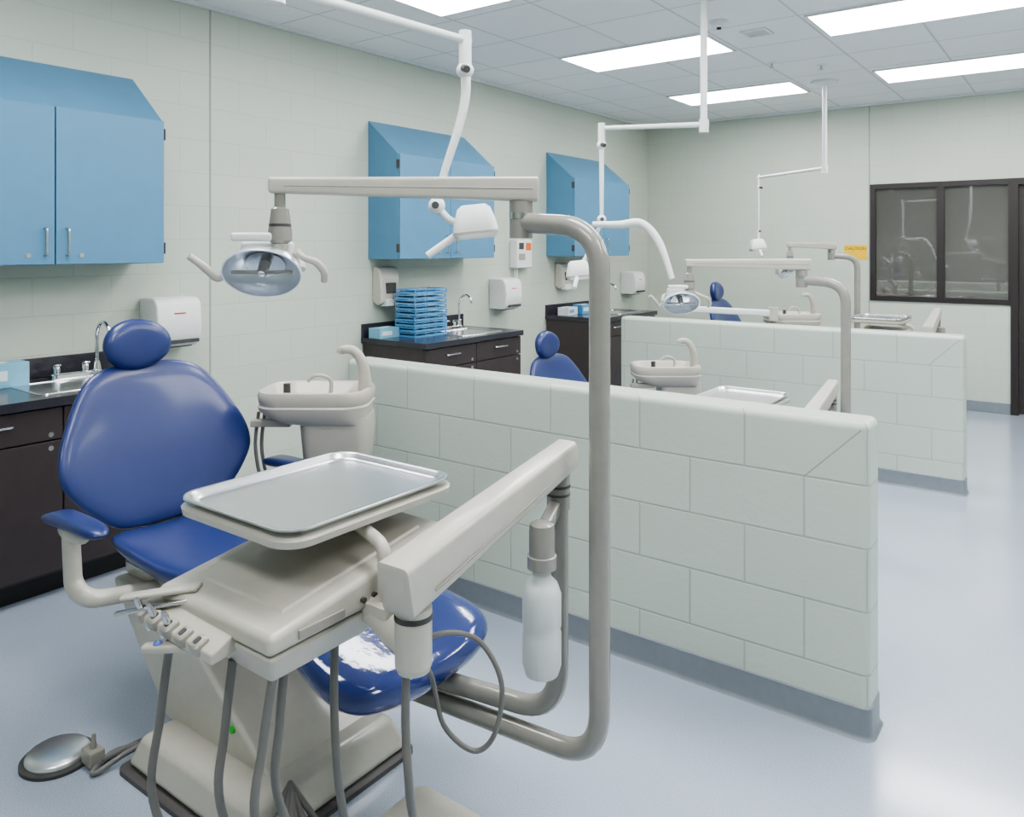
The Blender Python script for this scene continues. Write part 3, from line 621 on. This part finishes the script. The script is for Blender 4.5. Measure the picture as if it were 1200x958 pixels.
    MB().loft([(0.166,0.211,0.045,0.001),(0.176,0.221,0.048,0.0015),(0.182,0.227,0.05,0.005),(0.188,0.233,0.053,0.015),(0.193,0.238,0.055,0.0175),(0.200,0.245,0.058,0.016),(0.201,0.246,0.058,0.0125),(0.188,0.233,0.053,0.010),(0.182,0.227,0.05,-0.002),(0.16,0.2,0.045,-0.002)],(-1.415,1.18,0.994),n=7).make("tray_body",m_tray,tr)
    return r,tr
du,tr=delivery_unit()
copy_tree(du,(-0.08,2.86,-0.24)); copy_tree(tr,(-0.08,2.86,-0.24))
copy_tree(du,(0.02,5.8,-0.02)); copy_tree(tr,(0.02,5.8,-0.02))
# ------------------------------------------------------------------ cuspidor
def cuspidor(bx,by,zr):
    ang=math.atan2(.595,.8035)
    s=Vector((.8035,.595,0)); B=Vector((bx,by,0)); D=B+s*0.14
    r=root("cuspidor",(D.x,D.y,0),"warm grey dental cuspidor basin with thick curved spout on a pedestal","cuspidor","dental cuspidors")
    rz=Matrix.Translation((D.x,D.y,0))@Matrix.Rotation(ang,4,'Z')
    MB().loft([(0.11,0.10,0.03,0),(0.10,0.09,0.03,0.05),(0.09,0.08,0.03,zr-0.28)],xf=rz).make("pedestal",m_beige2,r)
    MB().loft([(0.105,0.10,0.035,zr-0.33,0.02,0),(0.125,0.11,0.04,zr-0.29,0.02,0),(0.135,0.12,0.045,zr-0.17,0.02,0),(0.135,0.12,0.045,zr-0.11,0.015,0)],xf=rz).make("body",m_cusp,r)
    MB().loft([(0.138,0.12,0.05,zr-0.135,0.012,0),(0.165,0.135,0.07,zr-0.125,-0.02,0),(0.200,0.150,0.09,zr-0.105,-0.052,0),(0.218,0.160,0.10,zr-0.078,-0.066,0),(0.221,0.163,0.10,zr-0.062,-0.066,0),(0.216,0.158,0.10,zr-0.056,-0.066,0),(0.219,0.160,0.10,zr-0.048,-0.066,0),(0.223,0.163,0.10,zr-0.018,-0.066,0),(0.217,0.158,0.10,zr-0.003,-0.066,0),(0.203,0.146,0.09,zr,-0.066,0),(0.188,0.132,0.085,zr-0.01,-0.07,0),(0.165,0.112,0.08,zr-0.05,-0.08,0),(0.09,0.07,0.05,zr-0.08,-0.10,0),(0.02,0.02,0.015,zr-0.085,-0.10,0)],xf=rz,n=8).make("bowl",m_cusp,r)
    Sx=D+s*0.125
    MB().tube(catmull([Sx+Vector((0,0,zr-0.05)),Sx+Vector((0,0,zr+0.03)),Sx-s*0.012+Vector((0,0,zr+0.10)),Sx-s*0.045+Vector((0,0,zr+0.145)),Sx-s*0.09+Vector((0,0,zr+0.15)),Sx-s*0.10+Vector((0,0,zr+0.135))],6),[0.030,0.024,0.020,0.018,0.016],14).make("spout",m_cusp,r)
    MB().tube(catmull([D-s*0.0+Vector((0,-.02,zr-0.03)),D-s*0.0+Vector((0,-.02,zr+0.03)),D-s*0.05+Vector((0,-.03,zr+0.05)),D-s*0.085+Vector((0,-.03,zr+0.025))],5),0.008,8).make("rinse_spout",m_cusp,r)
    MB().cyl(D-s*0.15+Vector((.05,-.09,zr-0.01)),D-s*0.15+Vector((.05,-.09,zr+0.03)),0.014).make("valve_knob",m_hose_d,r)
    for q in (-.10,-.075):
        MB().tube(catmull([B+s*q+Vector((0,-.08,zr-0.09)),B+s*q+Vector((-.005,-.09,zr-0.25)),B+s*(q+.03)+Vector((0,-.06,zr-0.40)),D+Vector((0,-.02,zr-0.45))],5),0.007,8).make("suction_hose",m_hose,r)
    k=MB(); k.cbox(B-s*0.03+Vector((0,-.10,zr-0.13)),(0.16,0.05,0.028),0,ang); k.make("holder",m_beige2,r,bevel=0.006)
cuspidor(-2.60,2.057,0.985)
cuspidor(-2.33,4.73,0.785)
cuspidor(-2.12,6.76,1.0)
def P(u_lat,d,z): return Vector((.8035*u_lat-.595*d,.595*u_lat+.8035*d,z))
r=root("assistant_arm",(-2.6,6.9,0),"white jointed assistant instrument arm on a slim stand","instrument arm")
a=Vector((-2.82,6.05,1.05)); b=Vector((-2.12,6.5,1.01))
MB().beam(a,b,0.05,0.05,0.05,0.055,0.012).make("arm",m_white,r)
MB().cyl(b+Vector((0,0,-.06)),b+Vector((0,0,.05)),0.04).make("pivot",m_beige,r)
MB().tube(fillet([b+Vector((0,0,-.05)),(-2.12,6.5,0.0)],0.1),0.02).make("stand",m_pipe,r)
# ------------------------------------------------------------------ x-ray units
def xray(pole,A,drop,hc,hs,cone,scissor=None,low=2.26,thin=1.0,lab="white ceiling mounted dental x-ray unit with jointed arm"):
    r=root("dental_x_ray_unit",(pole[0],pole[1],ZC),lab,"x-ray machine","ceiling mounted x-ray units")
    MB().lathe([(0.115,0),(0.115,-0.02),(0.07,-0.035),(0.03,-0.045)],(pole[0],pole[1],ZC)).make("ceiling_mount",m_white,r)
    MB().cyl((pole[0],pole[1],ZC-0.03),(pole[0],pole[1],low-0.03),0.020).make("drop_pole",m_white,r)
    A=Vector((A[0],A[1],low)); p=Vector((pole[0],pole[1],low))
    dd=(A-p).normalized()
    q=MB(); q.tube([p-dd*0.03,A+dd*0.02],[0.016,0.013],12); q.cyl(p-Vector((0,0,.045)),p+Vector((0,0,.03)),0.027); q.make("horizontal_arm",m_white,r)
    k=MB(); k.cyl(A+Vector((0,0,.03)),A-Vector((0,0,.09)),0.021*thin); k.ell(A-Vector((0,0,.1)),(0.029*thin,0.029*thin,0.028)); k.make("joint",m_white,r)
    MB().cyl(A-Vector((0,0,.1))+Vector((.02,-.03,0)),A-Vector((0,0,.1))+Vector((.045,-.045,-.01)),0.012).make("joint_knob",m_hose_d,r)
    k=MB(); k.tube(catmull([A-Vector((0,0,.1))]+[Vector(x) for x in drop],6),[0.017*thin,0.015*thin,0.013*thin,0.011*thin],12); k.make("lower_arm",m_white,r)
    E=Vector(drop[-1])
    k=MB(); k.ell(E,(0.028*thin,0.028*thin,0.028*thin)); k.tube(catmull([E,E*0.6+Vector(hc)*0.4+Vector((0,0,-.03)),Vector(hc)],5),0.012,10); k.make("yoke",m_white,r)
    MB().lathe([(0.012,0),(0.012,0.004)],E+Vector((.018,-.026,0)),axis=(.55,-.8,0)).make("yoke_pin",m_hose_d,r)
    rz=Matrix.Translation(hc)@Matrix.Rotation(math.atan2(.595,.8035),4,'Z')@Matrix.Rotation(-0.1,4,'Y')
    MB().loft([(hs*.42,hs*.36,hs*.12,-hs*.36),(hs*.5,hs*.42,hs*.18,-hs*.25),(hs*.46,hs*.40,hs*.18,0),(hs*.36,hs*.34,hs*.15,hs*.30),(hs*.26,hs*.24,hs*.1,hs*.38)],xf=rz).make("tube_head",m_white,r)
    MB().loft([(hs*.505,hs*.425,hs*.18,-hs*.25),(hs*.5,hs*.42,hs*.18,-hs*.2)],xf=rz).make("head_band",m_beige2,r)
    hcv=Vector(hc); c=Vector(cone); dv=(c-hcv).normalized()
    MB().tube([hcv+dv*hs*0.2,hcv+dv*hs*0.45,c],[hs*.14,hs*.09,hs*.085],12).make("cone",m_white,r)
    if scissor: 
        MB().tube(catmull(scissor,6),[0.018,0.024,0.022,0.016],12).make("scissor_arm",m_white,r)
    return r
xray((-1.72,1.28),(-1.657,1.98),[(-1.655,1.979,2.05),(-1.673,1.966,1.946),(-1.713,1.936,1.79),(-1.731,1.923,1.69)],(-1.63,2.0,1.635),0.15,P(-.275,2.56,1.525),low=2.235)
A2=(-2.33,4.04)
xray((-1.79,4.27),A2,[(-2.33,4.04,1.95),(-2.33,4.04,1.72)],P(.394,4.63,1.42),0.15,P(.36,4.5,1.32),
     scissor=[P(.48,4.6,1.69),P(.62,4.5,1.685),P(.74,4.45,1.69),P(.83,4.4,1.58),P(.89,4.35,1.38)])
xray((-1.9,7.22),(-2.68,7.78),[(-2.68,7.78,1.95),(-2.68,7.78,1.72)],(-2.68,7.74,1.58),0.16,(-2.6,7.65,1.47),thin=0.55)
# ------------------------------------------------------------------ world + camera
w=bpy.data.worlds.new("World"); bpy.context.scene.world=w; w.use_nodes=True
w.node_tree.nodes["Background"].inputs[0].default_value=(0.8,0.85,0.9,1); w.node_tree.nodes["Background"].inputs[1].default_value=0.3
try: bpy.context.scene.view_settings.look='AgX - Medium High Contrast'
except Exception: pass
cam=bpy.data.cameras.new("camera"); co=bpy.data.objects.new("camera",cam); bpy.context.collection.objects.link(co)
co.location=(0,0,1.55); co.rotation_euler=(PI/2,0,math.radians(36.5))
cam.sensor_width=36; cam.lens=918/1200*36; cam.shift_y=-188/1200; cam.clip_start=0.05
bpy.context.scene.camera=co
